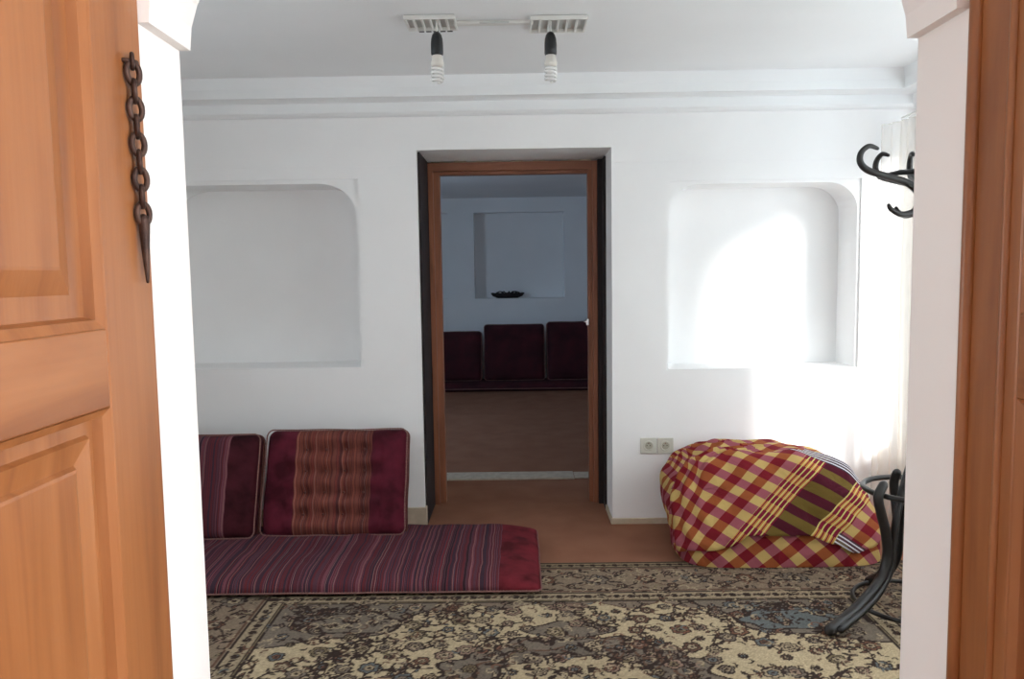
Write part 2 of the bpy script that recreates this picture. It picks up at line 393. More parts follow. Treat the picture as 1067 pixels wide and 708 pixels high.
# left wall, right wall with its tall window
wall('wall_left', lambda u, v, d: Vector((XL-d, u, v)), [(YF-.001, 0), (YB+.001, 0), (YB+.001, ZC+.1), (YF-.001, ZC+.1)],
     [([(1.7, .95), (2.8, .95), (2.8, 2.1), (1.7, 2.1)], None, [])], .3, M['plaster'])  # unseen opening, added to let the left fill light in
WY0, WY1, WZ0, WZ1 = 1.55, 4.08, .50, 2.285
wall('wall_right', lambda u, v, d: Vector((XR+d, u, v)), [(YN-.01, 0), (YB+.001, 0), (YB+.001, ZC+.1), (YN-.01, ZC+.1)],
     [([(WY0, WZ0), (WY1, WZ0), (WY1, WZ1), (WY0, WZ1)], None, [])], .32, M['plaster'])
def window(name, f, u0, u1, z0, z1, nu, nz, d=.2):
    root = bpy.data.objects.new(name, None); C.objects.link(root); struct(root)
    mb = MB(); t = .045
    for a, b, c_, e in ((u0, u0+t, z0, z1), (u1-t, u1, z0, z1), (u0, u1, z0, z0+t), (u0, u1, z1-t, z1)):
        mb.box(f(a, c_, d), f(b, e, d+.05))
    for i in range(1, nu): q = u0+(u1-u0)*i/nu; mb.box(f(q-.018, z0, d+.005), f(q+.018, z1, d+.045))
    for i in range(1, nz): q = z0+(z1-z0)*i/nz; mb.box(f(u0, q-.015, d+.007), f(u1, q+.015, d+.043))
    mb.build('window_frame', M['window_paint'], root)
    MB().box(f(u0, z0, d+.02), f(u1, z1, d+.026)).build('window_pane', M['glass'], root)
window('added_fill_window', lambda u, z, d: (XL-d, u, z), 1.7, 2.8, .95, 2.1, 2, 1, .2)  # invented window, out of view, in front of the left fill light
window('window_1', lambda u, z, d: (XR+d, u, z), WY0, WY1, WZ0, WZ1, 3, 1, .26)

# near wall with the basket-arched opening the camera looks through
al = (P(203,350,Y=YF).x + P(186,60,Y=YF).x + P(218,690,Y=YF).x)/3
ar = (P(947,350,Y=YF).x + P(957,60,Y=YF).x + P(938,690,Y=YF).x)/3
asp = (P(190,42,Y=YF).z + P(952,51,Y=YF).z)/2
ex = .018; ca = (al+ar)/2; ha = (ar-al)/2-ex
archpts = [(ca+ha*math.cos(a), asp+.315*math.sin(a)) for a in [PI*i/28 for i in range(29)]]
outer = [(-2.8, 0), (al, 0), (al, asp)] + archpts[::-1] + [(ar, asp), (ar, 0), (2.7, 0), (2.7, ZC+.1), (-2.8, ZC+.1)]
wall('wall_front', lambda u, v, d: Vector((u, YF-d, v)), outer, [], YF-YN, M['plaster_in'])
# hall behind the camera
boxs('ceiling', (-2.8, -2.4, 2.6), (2.7, YN, 2.7), M['ceiling'])
boxs('wall_front', (-2.8, YN, ZC+.1), (2.7, YF, 2.7), M['plaster_in'])
boxs('wall_left', (-2.8, -2.4, 0), (-2.6, YN+.001, 2.7), M['plaster_in'])
boxs('wall_front', (-2.8, -2.5, 0), (2.7, -2.3, 2.7), M['plaster_in'])
wall('wall_right', lambda u, v, d: Vector((2.2+d, u, v)), [(-2.5, 0), (YN-.011, 0), (YN-.011, 2.7), (-2.5, 2.7)],
     [([(-1.7, .8), (-.1, .8), (-.1, 2.3), (-1.7, 2.3)], None, [])], .25, M['plaster_in'])
window('window_2', lambda u, z, d: (2.2+d, u, z), -1.7, -.1, .8, 2.3, 2, 1, .1)

# second room beyond the doorway
Z2 = P(536, 206, Y=YE).z
n2z0, n2z1 = P(540,311,Y=YE).z, P(540,221,Y=YE).z
n2x0, n2x1 = P(494,270,Y=YE).x, P(588,270,Y=YE).x
lx1 = P(467,270,Y=YE).x
outer = [(-3.0, 0), (2.6, 0), (2.6, Z2+.3), (-3.0, Z2+.3)]
wall('wall_back', lambda u, v, d: Vector((u, YE+d, v)), outer,
     [([(n2x0, n2z0), (n2x1, n2z0), (n2x1, n2z1), (n2x0, n2z1)], .22, []), ([(lx1-1.1, n2z0), (lx1, n2z0), (lx1, n2z1), (lx1-1.1, n2z1)], .22, [])], .3, M['plaster'])
boxs('ceiling', (-3.0, YS, Z2), (2.6, YE, Z2+.2), M['ceiling'])
boxs('wall_right', (2.4, YS, 0), (2.6, YE, Z2), M['plaster'])
wall('wall_left', lambda u, v, d: Vector((-2.5-d, u, v)), [(YS, 0), (YE, 0), (YE, Z2), (YS, Z2)],
     [([(5.8, .8), (7.0, .8), (7.0, 2.1), (5.8, 2.1)], None, [])], .3, M['plaster'])
window('window_3', lambda u, z, d: (-2.5-d, u, z), 5.8, 7.0, .8, 2.1, 2, 1, .2)

# door frame in the middle of the doorway's depth
FY = 4.6
jl0, jl1 = P(449.5,350,Y=FY).x, P(461,350,Y=FY).x
jr0, jr1 = P(613.5,350,Y=FY).x, P(623,350,Y=FY).x
hz0, hz1 = P(536,181,Y=FY).z, P(536,168.5,Y=FY).z
fr = bpy.data.objects.new('door_3', None); C.objects.link(fr); struct(fr)
mb = MB(); mb.box((jl0, FY, 0), (jl0+.03, FY+.09, hz1), .003); mb.box((jl0+.028, FY+.025, 0), (jl1, FY+.085, hz1-.01), .003); mb.build('jamb', M['frame_wood'], fr)
mb = MB(); mb.box((jr1, FY, 0), (jr1-.028, FY+.09, hz1), .003); mb.box((jr1-.026, FY+.025, 0), (jr0, FY+.085, hz1-.01), .003); mb.build('jamb', M['frame_wood'], fr)
mb = MB(); mb.box((jl0+.001, FY+.001, hz0+.02), (jr1-.001, FY+.089, hz1), .003); mb.box((jl1-.002, FY+.026, hz0), (jr0+.002, FY+.084, hz0+.022), .003); mb.build('header', M['frame_wood_h'], fr)
mb = MB()
for i in range(14):      # ragged mortar line left above the header
    a = jl0+.02+(jr1-jl0-.06)*i/14; h = random.uniform(.004, .014)
    mb.box((a, FY+.02, hz1-.002), (a+(jr1-jl0)/14+.002, FY+.07, hz1+h), .002)
mb.build('mortar_line', M['sill'], fr)
p = P(611.5, 336, Y=FY+.02)
mb = MB(); mb.box((jr0-.012, FY+.02, p.z-.02), (jr0+.004, FY+.05, p.z+.02), .002); mb.tube([(jr0-.02, FY+.03, p.z+.004), (jr0+.0, FY+.03, p.z+.004)], .008, 10)
k = mb.build('latch', M['chrome'], fr); k['label'] = 'small chrome latch keeper'
# blackened boards lining the doorway's sides
boxs('trim_5', (dl-.01, YB+.035, .0), (dl+.012, FY+.08, dz-.004), M['dark_board'])
boxs('trim_5', (dl+.008, FY+.01, .0), (jl0-.001, FY+.06, dz-.006), M['dark_board'])
boxs('trim_6', (jr1+.001, FY-.02, .0), (dr+.01, FY+.06, dz-.006), M['dark_board'])
boxs('trim_6', (dr-.010, FY-.13, .0), (dr+.01, FY-.02, dz-.006), M['dark_board'])
# stone sill strip on the far side
sl = P(463, 500, Z=.012)
mb = MB(); mb.box((dl-.02, 5.14, 0), (P(598,500,Y=5.2).x, 5.32, .012), .003)
mb.box((P(598,500,Y=5.2).x+.004, 5.16, 0), (dr+.02, 5.31, .009), .003); struct(mb.build('trim_7', M['sill']))
# skirting
sh = P(425, 529, Y=YB).z; shr = P(660, 540, Y=YB).z
def skirt(name, a, b, h): return boxs(name, a, (b[0], b[1], h), M['skirting'], .003)
skirt('baseboard_back', (XL, YB-.012, 0), (dl, YB+.01, 0), sh)
skirt('baseboard_back', (dr, YB-.012, 0), (XR, YB+.01, 0), shr)
skirt('baseboard_left', (dl-.01, YB-.012, 0), (dl+.010, YB+.034, 0), sh)
skirt('baseboard_right', (dr-.010, YB-.012, 0), (dr+.01, FY-.14, 0), shr)

# ------------------------------------------------------------------ wooden door leaves at the near opening
def panel_door(name, X, side):
    """leaf folded back towards the camera in the plane x=X; side=+1 shows its face to +x"""
    root = bpy.data.objects.new(name, None); C.objects.link(root); struct(root)
    t = .035; y1, y0 = YN-.004, YN-.60; st = .135
    zr = [(0.0, .16), (P(115,425,X=X).z-.0, P(115,342,X=X).z), (2.03, 2.12)] if side > 0 else [(0, .16), (1.23, 1.34), (2.03, 2.12)]
    f = lambda d: X - side*t + side*(t*d)         # d=1 is the visible face
    MB().box((f(0), y1-st, .01), (f(1), y1, 2.12), .004).build('stile', M['door_wood'], root)
    MB().box((f(0), y0, .01), (f(1), y0+st, 2.12), .004).build('stile', M['door_wood'], root)
    for a, b in zr: MB().box((f(.02), y0+st-.002, max(a, .012)), (f(.98), y1-st+.002, b), .003).build('rail', M['door_wood_h'], root)
    for (a0, a1), (b0, b1) in zip(zr[:-1], zr[1:]):
        za, zb = a1, b0; ya, yb = y0+st, y1-st
        # sloped sticking, flat margin, then a raised field
        rings = [(0, .97), (.012, .80), (.016, .45), (.045, .45), (.075, .72), (.079, .74)]
        if side > 0 and za < .5: rings = [(0, .97), (.010, .80), (.014, .45), (.030, .45), (.034, .66), (.062, .5), (.066, .66), (.07, .68)]
        v = []; fc = []
        for ins, d in rings: v += [(f(d), ya+ins, za+ins), (f(d), yb-ins, za+ins), (f(d), yb-ins, zb-ins), (f(d), ya+ins, zb-ins)]
        for i in range(len(rings)-1):
            for k in range(4): fc.append((4*i+k, 4*i+(k+1) % 4, 4*i+4+(k+1) % 4, 4*i+4+k))
        n = 4*(len(rings)-1); fc.append((n, n+1, n+2, n+3))
        b0_ = len(v); v += [(f(0.05), ya, za), (f(.05), yb, za), (f(.05), yb, zb), (f(.05), ya, zb)]; fc.append((b0_, b0_+1, b0_+2, b0_+3))
        for k in range(4): fc.append((k, (k+1) % 4, b0_+(k+1) % 4, b0_+k))
        mk('panel', v, fc, M['door_wood'], root)
    return root
XD = al + .006
d1 = panel_door('door_1', XD, +1)
XD2 = ar - .002
d2 = panel_door('door_2', XD2, -1)
mb = MB()   # moulded beads on the right leaf's meeting stile
mb.tube([(XD2-.002, YN-.026, .02), (XD2-.002, YN-.026, 2.1)], .010, 10); mb.tube([(XD2-.001, YN-.108, .02), (XD2-.001, YN-.108, 2.1)], .006, 10)
mb.build('bead', M['door_wood'], d2, True)
# chain and pin hasp hanging on the left leaf (one metal thing of links, a part of the leaf)
ch = bpy.data.objects.new('door_chain', None); C.objects.link(ch); ch.parent = d1
ch['label'] = 'dark iron chain with a pointed pin'
top = P(138, 67, X=XD+.010); bot = P(150, 232, X=XD+.010); tip = P(154, 294, X=XD+.010)
def link_pts(c, up, w, h, flat):
    o = []
    for i in range(20):
        a = 2*PI*i/20; s, c_ = math.sin(a), math.cos(a)
        q = Vector((c_*w*.55 if flat else -c_*w*.55, c_*w, 0))
        o.append(c + q + up*(s*h))
    return o
nl = 9; axis = (bot-top); ul = axis.normalized()
for i in range(nl):
    c = top + axis*((i+.5)/nl); h = axis.length/nl*.60
    mb = MB().tube(link_pts(c, ul, .0085, h, i % 2 == 0), .0038 if i % 2 else .0042, 8, True); mb.build('chain_link', M['old_iron'], ch, True)
mb = MB(); mb.tube(link_pts(top-ul*.004, ul, .006, .010, False), .003, 8, True)
mb.tube(link_pts(top+Vector((-.004,0,.004)), Vector((1,0,0)), .008, .005, True), .003, 8, True); mb.build('staple', M['old_iron'], ch, True)
mb = MB(); q = spline([bot-ul*.004, bot+(tip-bot)*.2, bot+(tip-bot)*.6, tip], 6)
mb.tube(q, [.0085-.0065*(i/(len(q)-1))**1.3 for i in range(len(q))], 10); mb.build('pin', M['old_iron'], ch, True)

# ------------------------------------------------------------------ persian rug
def make_rug():
    x0, x1, y0, y1, s = -1.46, 1.83, 1.40, 3.605, .0055
    nx, ny = int((x1-x0)/s)+1, int((y1-y0)/s)+1
    X = np.linspace(x0, x1, nx); Y = np.linspace(y0, y1, ny); GX, GY = np.meshgrid(X, Y)
    rs = np.random.RandomState(3)
    def c(*a): return np.array(lin(*a)[:3])
    CREAM, TAUPE, DARK, BROWN = c(188,169,138), c(128,112,98), c(60,48,44), c(104,78,64)
    BLUE, PINK, OLIVE, LTAN = c(104,108,108), c(148,122,106), c(124,110,86), c(168,150,124)
    GREY = c(122,110,98); RUST = c(116,82,66)
    img = np.empty((ny, nx, 3)); img[:] = TAUPE
    cx, cy = (x0+x1)/2, (y0+y1)/2
    ex = np.minimum(GX-x0, x1-GX); ey = np.minimum(GY-y0, y1-GY); E = np.minimum(ex, ey)   # distance to the edge
    img[E < .02] = c(120,104,84)
    g1 = (E > .02) & (E < .075); img[g1] = c(140,124,100)
    g2 = (E > .365) & (E < .435); img[g2] = LTAN*.9
    g3 = (E > .078) & (E < .36); img[g3] = c(138,120,102)
    for a in (.02, .075, .36, .435, .45): img[np.abs(E-a) < .0045] = DARK
    img[np.abs(E-.09) < .004] = BROWN; img[np.abs(E-.345) < .004] = BROWN; img[(E > .4355) & (E < .4455)] = OLIVE
    field = E > .455; img[field] = CREAM
    # waves of low-frequency value change in the wool dye
    # scalloped intrusions along the field edge
    fx0, fx1, fy0, fy1 = x0+.455, x1-.455, y0+.455, y1-.455
    def cart(mask, col, edge=DARK, w=.008, sd=None):
        img[mask] = col
        if sd is not None: img[(np.abs(sd) < w)] = edge
    def blob(px, py, rx, ry, lob, amp, col, edge=DARK, w=.03, rot=0, clip=None):
        dx, dy = (GX-px)/rx, (GY-py)/ry; a = np.arctan2(dy, dx)+rot; r = np.hypot(dx, dy)
        R = 1+amp*np.cos(lob*a); d = r-R; m = d < 0; e = np.abs(d) < w
        if clip is not None: m &= clip; e &= clip
        img[m] = col; img[e] = edge
        return d
    for k in range(9):
        px = fx0+(fx1-fx0)*(k+.5)/9
        for py in (fy0, fy1): blob(px, py, .11, .06, 4, .12, TAUPE*1.05, BROWN, .05, clip=field)
    for sx in (fx0, fx1):
        for sy in (fy0, fy1):
            g = 1 if sx == fx0 else -1; h = 1 if sy == fy0 else -1
            blob(sx, sy, .62, .36, 8, .06, GREY*1.02, DARK, .014, clip=field)
            blob(sx+g*.30, sy+h*.17, .20, .10, 6, .12, BLUE if g < 0 else GREY*.9, DARK, .05, clip=field)
            blob(sx+g*.30, sy+h*.17, .11, .05, 5, .15, PINK, BROWN, .06, clip=field)
    blob(cx, cy, .50, .34, 16, .06, GREY, DARK, .018); blob(cx, cy, .38, .25, 12, .05, GREY*.85, BROWN, .02)
    blob(cx, cy, .3, .19, 10, .06, CREAM*.9, DARK, .03)
    for sg in (1, -1):
        blob(cx, cy+sg*.39, .16, .075, 4, .12, GREY, DARK, .05); blob(cx, cy+sg*.50, .05, .04, 5, .15, LTAN, DARK, .09)
        blob(cx, cy+sg*.60, .085, .04, 7, .15, PINK*.8, DARK, .08)
    def win(px, py, r):
        i0, i1 = np.searchsorted(X, [px-r, px+r]); j0, j1 = np.searchsorted(Y, [py-r, py+r]); return slice(j0, j1), slice(i0, i1)
    def flower(px, py, r, cols, n, rot):
        w = win(px, py, r*1.4); dx, dy = GX[w]-px, (GY[w]-py); a = np.arctan2(dy, dx)+rot; q = np.hypot(dx, dy)
        R = r*(.78+.22*np.abs(np.cos(a*n/2))); s_ = img[w]
        s_[q < R] = DARK; s_[q < R-.0075] = cols[0]; s_[q < R*.55] = DARK; s_[q < R*.55-.005] = cols[1]; s_[q < R*.2] = cols[2]
    def leaf(px, py, ln, wd, rot, col):
        w = win(px, py, ln); dx, dy = GX[w]-px, GY[w]-py
        u = dx*math.cos(rot)+dy*math.sin(rot); v = -dx*math.sin(rot)+dy*math.cos(rot)
        t = np.clip(1-(u/(ln*.5))**2, 0, 1); d = np.abs(v)-wd*t; s_ = img[w]
        s_[(d < 0) & (t > 0)] = DARK; s_[(d < -.0055) & (t > 0)] = col
    def vine(pts, wd, col):
        for p in spline([(a, b, 0) for a, b in pts], 40):
            w = win(p.x, p.y, wd*1.3); s_ = img[w]; s_[np.hypot(GX[w]-p.x, GY[w]-p.y) < wd] = col
    pal = [PINK, BROWN, GREY, BLUE, RUST*1.05, TAUPE, OLIVE, LTAN]
    rp = lambda: pal[rs.randint(len(pal))]
    # field sprays
    for k in range(230):
        px, py = rs.uniform(fx0+.03, fx1-.03), rs.uniform(fy0+.02, fy1-.02)
        a = rs.uniform(0, 6.28); pts = [(px, py)]
        for j in range(4): a += rs.uniform(-.9, .9); pts.append((pts[-1][0]+.045*math.cos(a), pts[-1][1]+.045*math.sin(a)))
        pts = [(min(max(q[0], fx0+.01), fx1-.01), min(max(q[1], fy0+.01), fy1-.01)) for q in pts]
        vine(pts, .0045, DARK if k % 3 else BROWN)
        for q in pts[1:]:
            for t in (1, -1): leaf(q[0]+.017*math.cos(a+t), q[1]+.017*math.sin(a+t), .040, .008, a+t*1.1, rp() if rs.rand() < .6 else DARK)
    cand = []
    for k in range(1500):
        px, py = rs.uniform(fx0+.05, fx1-.05), rs.uniform(fy0+.03, fy1-.03)
        if all((px-q[0])**2+(py-q[1])**2 > .075**2 for q in cand): cand.append((px, py))
    for px, py in cand:
        flower(px, py, rs.uniform(.022, .044), [rp(), LTAN if rs.rand() < .5 else rp(), DARK], rs.choice([5, 6, 8]), rs.uniform(0, 3))
    # dense border: palmettes, small blossoms and a waving vine, along each side
    def along(t, e, side):
        return {0: (t, y1-e), 1: (t, y0+e), 2: (x0+e, t), 3: (x1-e, t)}[side]
    for side in range(4):
        a, b = (x0, x1) if side < 2 else (y0, y1); e0 = .1
        ts = np.arange(a+.1, b-.1, .05)
        pts = [along(t, .218+.075*math.sin((t-a)*14), side) for t in ts]; vine(pts, .004, DARK)
        pts = [along(t, .218-.075*math.sin((t-a)*14), side) for t in ts]; vine(pts, .0035, BROWN)
        for i, t in enumerate(np.arange(a+.22, b-.2, .225)):
            flower(*along(t, .218, side), .062 if i % 2 else .05, [GREY if i % 2 else RUST, LTAN, DARK], 8, 0)
            flower(*along(t+.11, .15, side), .028, [PINK, DARK, LTAN], 6, 0); flower(*along(t+.11, .29, side), .028, [BROWN, LTAN, DARK], 6, 0)
        for t in np.arange(a+.1, b-.1, .034):
            for e in (.115, .185, .25, .32):
                if rs.rand() < .8: leaf(*along(t+rs.uniform(-.01, .01), e+rs.uniform(-.015, .015), side), .04, .009, rs.uniform(0, 3.1), rp() if rs.rand() < .55 else DARK)
        for t in np.arange(a+.03, b-.03, .052):
            flower(*along(t, .048, side), .015, [LTAN, DARK, DARK], 5, 0); leaf(*along(t+.026, .048, side), .03, .006, 0 if side < 2 else 1.57, DARK)
        for t in np.arange(a+.38, b-.36, .062):
            flower(*along(t, .40, side), .019, [rp(), DARK, DARK], 6, 0); leaf(*along(t+.031, .40, side), .034, .008, .7, BROWN)
    # small cartouche work inside corners / medallion
    for sx, g in ((fx0, 1), (fx1, -1)):
        for sy, h in ((fy0, 1), (fy1, -1)):
            for k in range(110):
                px, py = sx+g*rs.uniform(.03, .42), sy+h*rs.uniform(.02, .22)
                leaf(px, py, .05, .010, rs.uniform(0, 3.1), rp() if rs.rand() < .6 else DARK)
            blob(sx+g*.33, sy+h*.18, .17, .085, 6, .10, BLUE if g < 0 else GREY, DARK, .05, clip=field)
            for k in range(7): flower(sx+g*(.33+rs.uniform(-.11, .11)), sy+h*(.18+rs.uniform(-.05, .05)), .022, [LTAN, PINK, DARK], 6, 0)
            for k in range(12): leaf(sx+g*(.33+rs.uniform(-.13, .13)), sy+h*(.18+rs.uniform(-.06, .06)), .03, .006, rs.uniform(0, 3.1), DARK)
    for k in range(90):
        a = rs.uniform(0, 6.28); q = rs.uniform(.15, .9); leaf(cx+.58*q*math.cos(a), cy+.37*q*math.sin(a), .05, .011, rs.uniform(0, 3), rp() if rs.rand() < .6 else DARK)
    for k in range(2600):      # fine scrollwork all over, thinner on the open cream ground
        px, py = rs.uniform(x0+.09, x1-.09), rs.uniform(y0+.09, y1-.09)
        e = min(px-x0, x1-px, py-y0, y1-py); inb = e < .45
        dark_ground = img[np.searchsorted(Y, py), np.searchsorted(X, px)].mean() < .26
        if not inb and not dark_ground and rs.rand() < .55: continue
        w = win(px, py, .03); R = rs.uniform(.010, .024); a0 = rs.uniform(-3.1, 3.1)
        dx, dy = GX[w]-px, GY[w]-py; q = np.hypot(dx, dy); a = (np.arctan2(dy, dx)-a0) % 6.283
        cl = (LTAN if rs.rand() < .5 else DARK if rs.rand() < .6 else rp()) if (inb or dark_ground) else (BROWN if rs.rand() < .5 else DARK)
        s_ = img[w]; s_[(np.abs(q-R*(1-.10*a)) < .0036) & (a < rs.uniform(2.2, 4.6))] = cl
    img *= (1+.13*rs.randn(ny, nx, 1)).clip(.7, 1.3)
    Zc = .012+.0015*np.sin(GX*5)*np.sin(GY*7)
    edge = (E < .006); Zc[edge] = .002
    V = np.stack([GX, GY, Zc], -1).reshape(-1, 3)
    idx = np.arange(nx*ny).reshape(ny, nx)
    Fq = np.stack([idx[:-1, :-1], idx[:-1, 1:], idx[1:, 1:], idx[1:, :-1]], -1).reshape(-1, 4)
    me = bpy.data.meshes.new('persian_rug'); me.vertices.add(len(V)); me.vertices.foreach_set('co', V.ravel())
    me.loops.add(Fq.size); me.loops.foreach_set('vertex_index', Fq.ravel().astype(np.int32))
    me.polygons.add(len(Fq)); me.polygons.foreach_set('loop_start', (np.arange(len(Fq))*4).astype(np.int32))
    me.update(calc_edges=True); me.validate()
    ca_ = me.color_attributes.new('pile', 'FLOAT_COLOR', 'POINT')
    ca_.data.foreach_set('color', np.concatenate([img.reshape(-1, 3), np.ones((nx*ny, 1))], 1).ravel())
    o = link('persian_rug', me, M['rug'], smooth=True)
    tag(o, 'cream and taupe floral persian rug spread on the brown carpet', 'rug')
make_rug()

# ------------------------------------------------------------------ floor mattress and cushions
def pad(name, w, d, t, mat, parent, tufts=None, n=(80, 56), wob=.004, edge=6, low=.5, seed=0, corner=.06):
    """a stuffed pad in its own frame: x in +-w/2, y in +-d/2, top bulging to +z, seam at height low*t"""
    V = []; F = []; nx, ny = n
    def outline(u, v):        # square -> rounded rectangle
        x, y = u*w/2, v*d/2
        dx, dy = max(0, abs(x)-(w/2-corner)), max(0, abs(y)-(d/2-corner)); q = math.hypot(dx, dy)
        if dx > 0 and dy > 0 and q > 1e-6:
            m_ = max(dx, dy); f_ = m_/q; x = math.copysign(w/2-corner+dx*f_, x); y = math.copysign(d/2-corner+dy*f_, y)
        return x, y
    for side in (1, -1):
        for j in range(ny+1):
            for i in range(nx+1):
                u = -1+2*i/nx; v = -1+2*j/ny
                u = math.sin(u*PI/2)*.35+u*.65; v = math.sin(v*PI/2)*.35+v*.65
                x, y = outline(u, v)
                h = ((1-abs(u)**edge)*(1-abs(v)**edge))**.5
                z = t*low + (t*(1-low)*h if side > 0 else -t*low*min(1, h*1.15))
                if side > 0:
                    z += wob*noise.noise(Vector((x*6+seed, y*6, seed)))*h
                    if tufts:
                        for (tx, ty) in tufts:
                            r2 = ((x-tx)**2+(y-ty)**2); z -= .026*math.exp(-r2/.0007)+.022*math.exp(-r2/.003)
                        z += .006*math.cos((y)/tufts_dy*2*PI)*h*(1 if abs(x) < w*.33 else 0) if tufts_dy else 0
                V.append((x + .004*noise.noise(Vector((y*5, seed, 3)))*abs(u)**3, y + .004*noise.noise(Vector((x*5, seed, 9)))*abs(v)**3, z))
    K = (nx+1)*(ny+1)
    for s in range(2):
        for j in range(ny):
            for i in range(nx): a = s*K+j*(nx+1)+i; F.append((a, a+1, a+nx+2, a+nx+1))
    me = bpy.data.meshes.new(name); me.from_pydata(V, [], F)
    bm = bmesh.new(); bm.from_mesh(me); bmesh.ops.remove_doubles(bm, verts=bm.verts, dist=1e-5); bmesh.ops.recalc_face_normals(bm, faces=bm.faces); bm.to_mesh(me); bm.free()
    o = link(name, me, mat, parent, True)
    rim = [V[i] for i in range(nx+1)] + [V[j*(nx+1)+nx] for j in range(1, ny+1)] + [V[ny*(nx+1)+i] for i in range(nx-1, -1, -1)] + [V[j*(nx+1)] for j in range(ny-1, 0, -1)]
    return o, rim
tufts_dy = 0
def piping(rim, r, mat, parent, out=.003, beads=True):
    pts = [Vector(p) for p in rim]
    mb = MB().tube(pts, r*.8, 6, True)
    if beads:
        acc = 0
        for i in range(len(pts)):
            a, b = pts[i], pts[(i+1) % len(pts)]; ln = (b-a).length; s = -acc
            while s + .014 < ln:
                s += .014
                if s >= 0:
                    q = a+(b-a)*(s/ln); rr = r*1.25
                    mb.add([q+Vector(d)*rr for d in ((1,0,0),(-1,0,0),(0,1,0),(0,-1,0),(0,0,1),(0,0,-1))], [(0,2,4),(2,1,4),(1,3,4),(3,0,4),(2,0,5),(1,2,5),(3,1,5),(0,3,5)])
            acc = ln - s if s >= 0 else acc+ln
            acc = acc % .014
    return mb.build('piping', mat, parent, True)

fl = P(562, 619, Z=.02); bk = P(552, 553, Z=.07)
mx1, my0, my1 = .085, fl.y, 4.02
MWX = 1.95
t = thing('floor_mattress', 'long striped kilim floor mattress with dark red end along the back wall', 'mattress', (mx1-MWX/2, (my0+my1)/2, .014))
M['mattress'].node_tree  # stripes are laid out from the mattress's own middle
for nd in M['mattress'].node_tree.nodes:
    if nd.type == 'MATH' and nd.operation == 'LESS_THAN' and abs(nd.inputs[1].default_value+.12) < 1e-6: nd.inputs[1].default_value = MWX/2-.185
o, rim = pad('mattress_body', MWX, my1-my0, .082, M['mattress'], t, n=(130, 40), wob=.010, edge=8, low=.22, corner=.03)
piping(rim, .0045, M['piping'], t)

def cushion(name, label, cx, w, h, th, mat, seed, tuft, y=3.80, lean=21, roty=0, z=.088, group=None):
    global tufts_dy
    tt = None
    if tuft: tt = [(-.15+.10*i, -.165+.11*j) for i in range(4) for j in range(4)]; tufts_dy = .11
    t = thing(name, label, 'cushion', (cx, y, z), roty, group)
    holder = t
    o, rim = pad('cover', w, h, th, mat, t, tufts=tt, n=(96, 72), wob=.008, edge=7, low=.5, seed=seed, corner=.035)
    tufts_dy = 0
    # stand it up: local z (bulge) -> towards -Y, local y -> up, leaning back
    R = Matrix.Rotation(math.radians(90-lean), 4, 'X')
    Tm = Matrix.Translation((0, 0, 0)) @ R @ Matrix.Translation((0, h/2, -th*.62))
    o.data.transform(Tm)
    pts = [Tm @ Vector(p) for p in rim]
    off = (Tm.to_3x3() @ Vector((0, 0, 1))).normalized()
    p1 = piping([p+off*th*.30 for p in pts], .004, M['piping'], t)
    piping([p-off*th*.16 for p in pts], .009, M['gusset'], t, beads=False)
    if tuft:
        for tx, ty in tt:
            c = Tm @ Vector((tx, ty, th*1.0-.026)); mb = MB()
            mb.tube([c-off*.004, c+off*.004], .006, 8); mb.build('button', M['gusset'], t, True)
    return t, o
# the stripes of the tufted cushion follow its own x; material coordinates come from the untransformed X
cushion('back_cushion', 'tufted cushion with striped middle and dark red velvet ends leaning on the wall', (P(272.5,565,Y=3.8).x+P(422,560,Y=3.8).x)/2,
        (P(423,520,Y=3.85).x-P(274,520,Y=3.85).x), .54, .14, M['cushion_a'], 1, True, y=3.80)
cushion('back_cushion', 'dark red striped cushion at the left, half hidden by the white opening edge', P(271,565,Y=3.8).x-.365,
        .70, .525, .14, M['cushion_b'], 5, False, y=3.77, lean=20)
M['cushion_b'].node_tree
for nd in M['cushion_b'].node_tree.nodes:
    if nd.type == 'MATH' and nd.operation == 'LESS_THAN' and abs(nd.inputs[1].default_value-.10) < 1e-6: nd.inputs[1].default_value = .20

# ------------------------------------------------------------------ bundle of bedding wrapped in checked cloth
BX, BY, BA, BB, BH = 1.235, 3.83, .505, .335, .50
def sp(c, e): return math.copysign(abs(c)**e, c)
def bundle(th, ph, off=0):
    """th: around (front is -pi/2), ph: 0 floor .. 1 apex"""
    a = ph*PI/2; ca_, sa = math.cos(a), math.sin(a)
    k = ca_**.42; x = BA*sp(math.cos(th), .38)*k; y = BB*sp(math.sin(th), .42)*k; z = BH*(sa**.60)
    # the front slopes back, bulges at the left shoulder, sinks at the right one
    fy = max(0, -y/BB); y += .13*fy*(z/BH)**1.3
    y += .10*(z/BH)*(1-fy)*0
    if x < 0: x -= .035*math.sin(min(1, z/BH)*PI)*(.4+.6*max(0, y/BB)); x += .05*(1-z/BH)*max(0, y/BB) + .035*(1-z/BH)**1.5*(x/BA)**2
    if x > 0: z -= .05*(x/BA)**2*(z/BH); x -= .04*(z/BH)
    q = Vector((x, y, z))
    lump = noise.noise(Vector((x*4.2, y*4, z*4.5+3)))*.028 + noise.noise(Vector((x*11, y*11, z*9)))*.009
    # draped folds running up the left end
    fold = .010*math.sin(th*16+z*9)*max(0, -math.cos(th))*min(1, z/.1) + .0045*math.sin((x*.8+z*1.6-y)*34+4*noise.noise(Vector((x*3, y*3, z*3))))*min(1, z/.1)
    nrm = Vector((x/BA**2, y/BB**2, max(z, .0)/BH**2*.8)); nrm.normalize()
    amp = min(1, z/.06)
    q += nrm*((lump+fold)*amp + off)
    q.z = max(q.z, .0)
    return q, Vector((x, y, z))
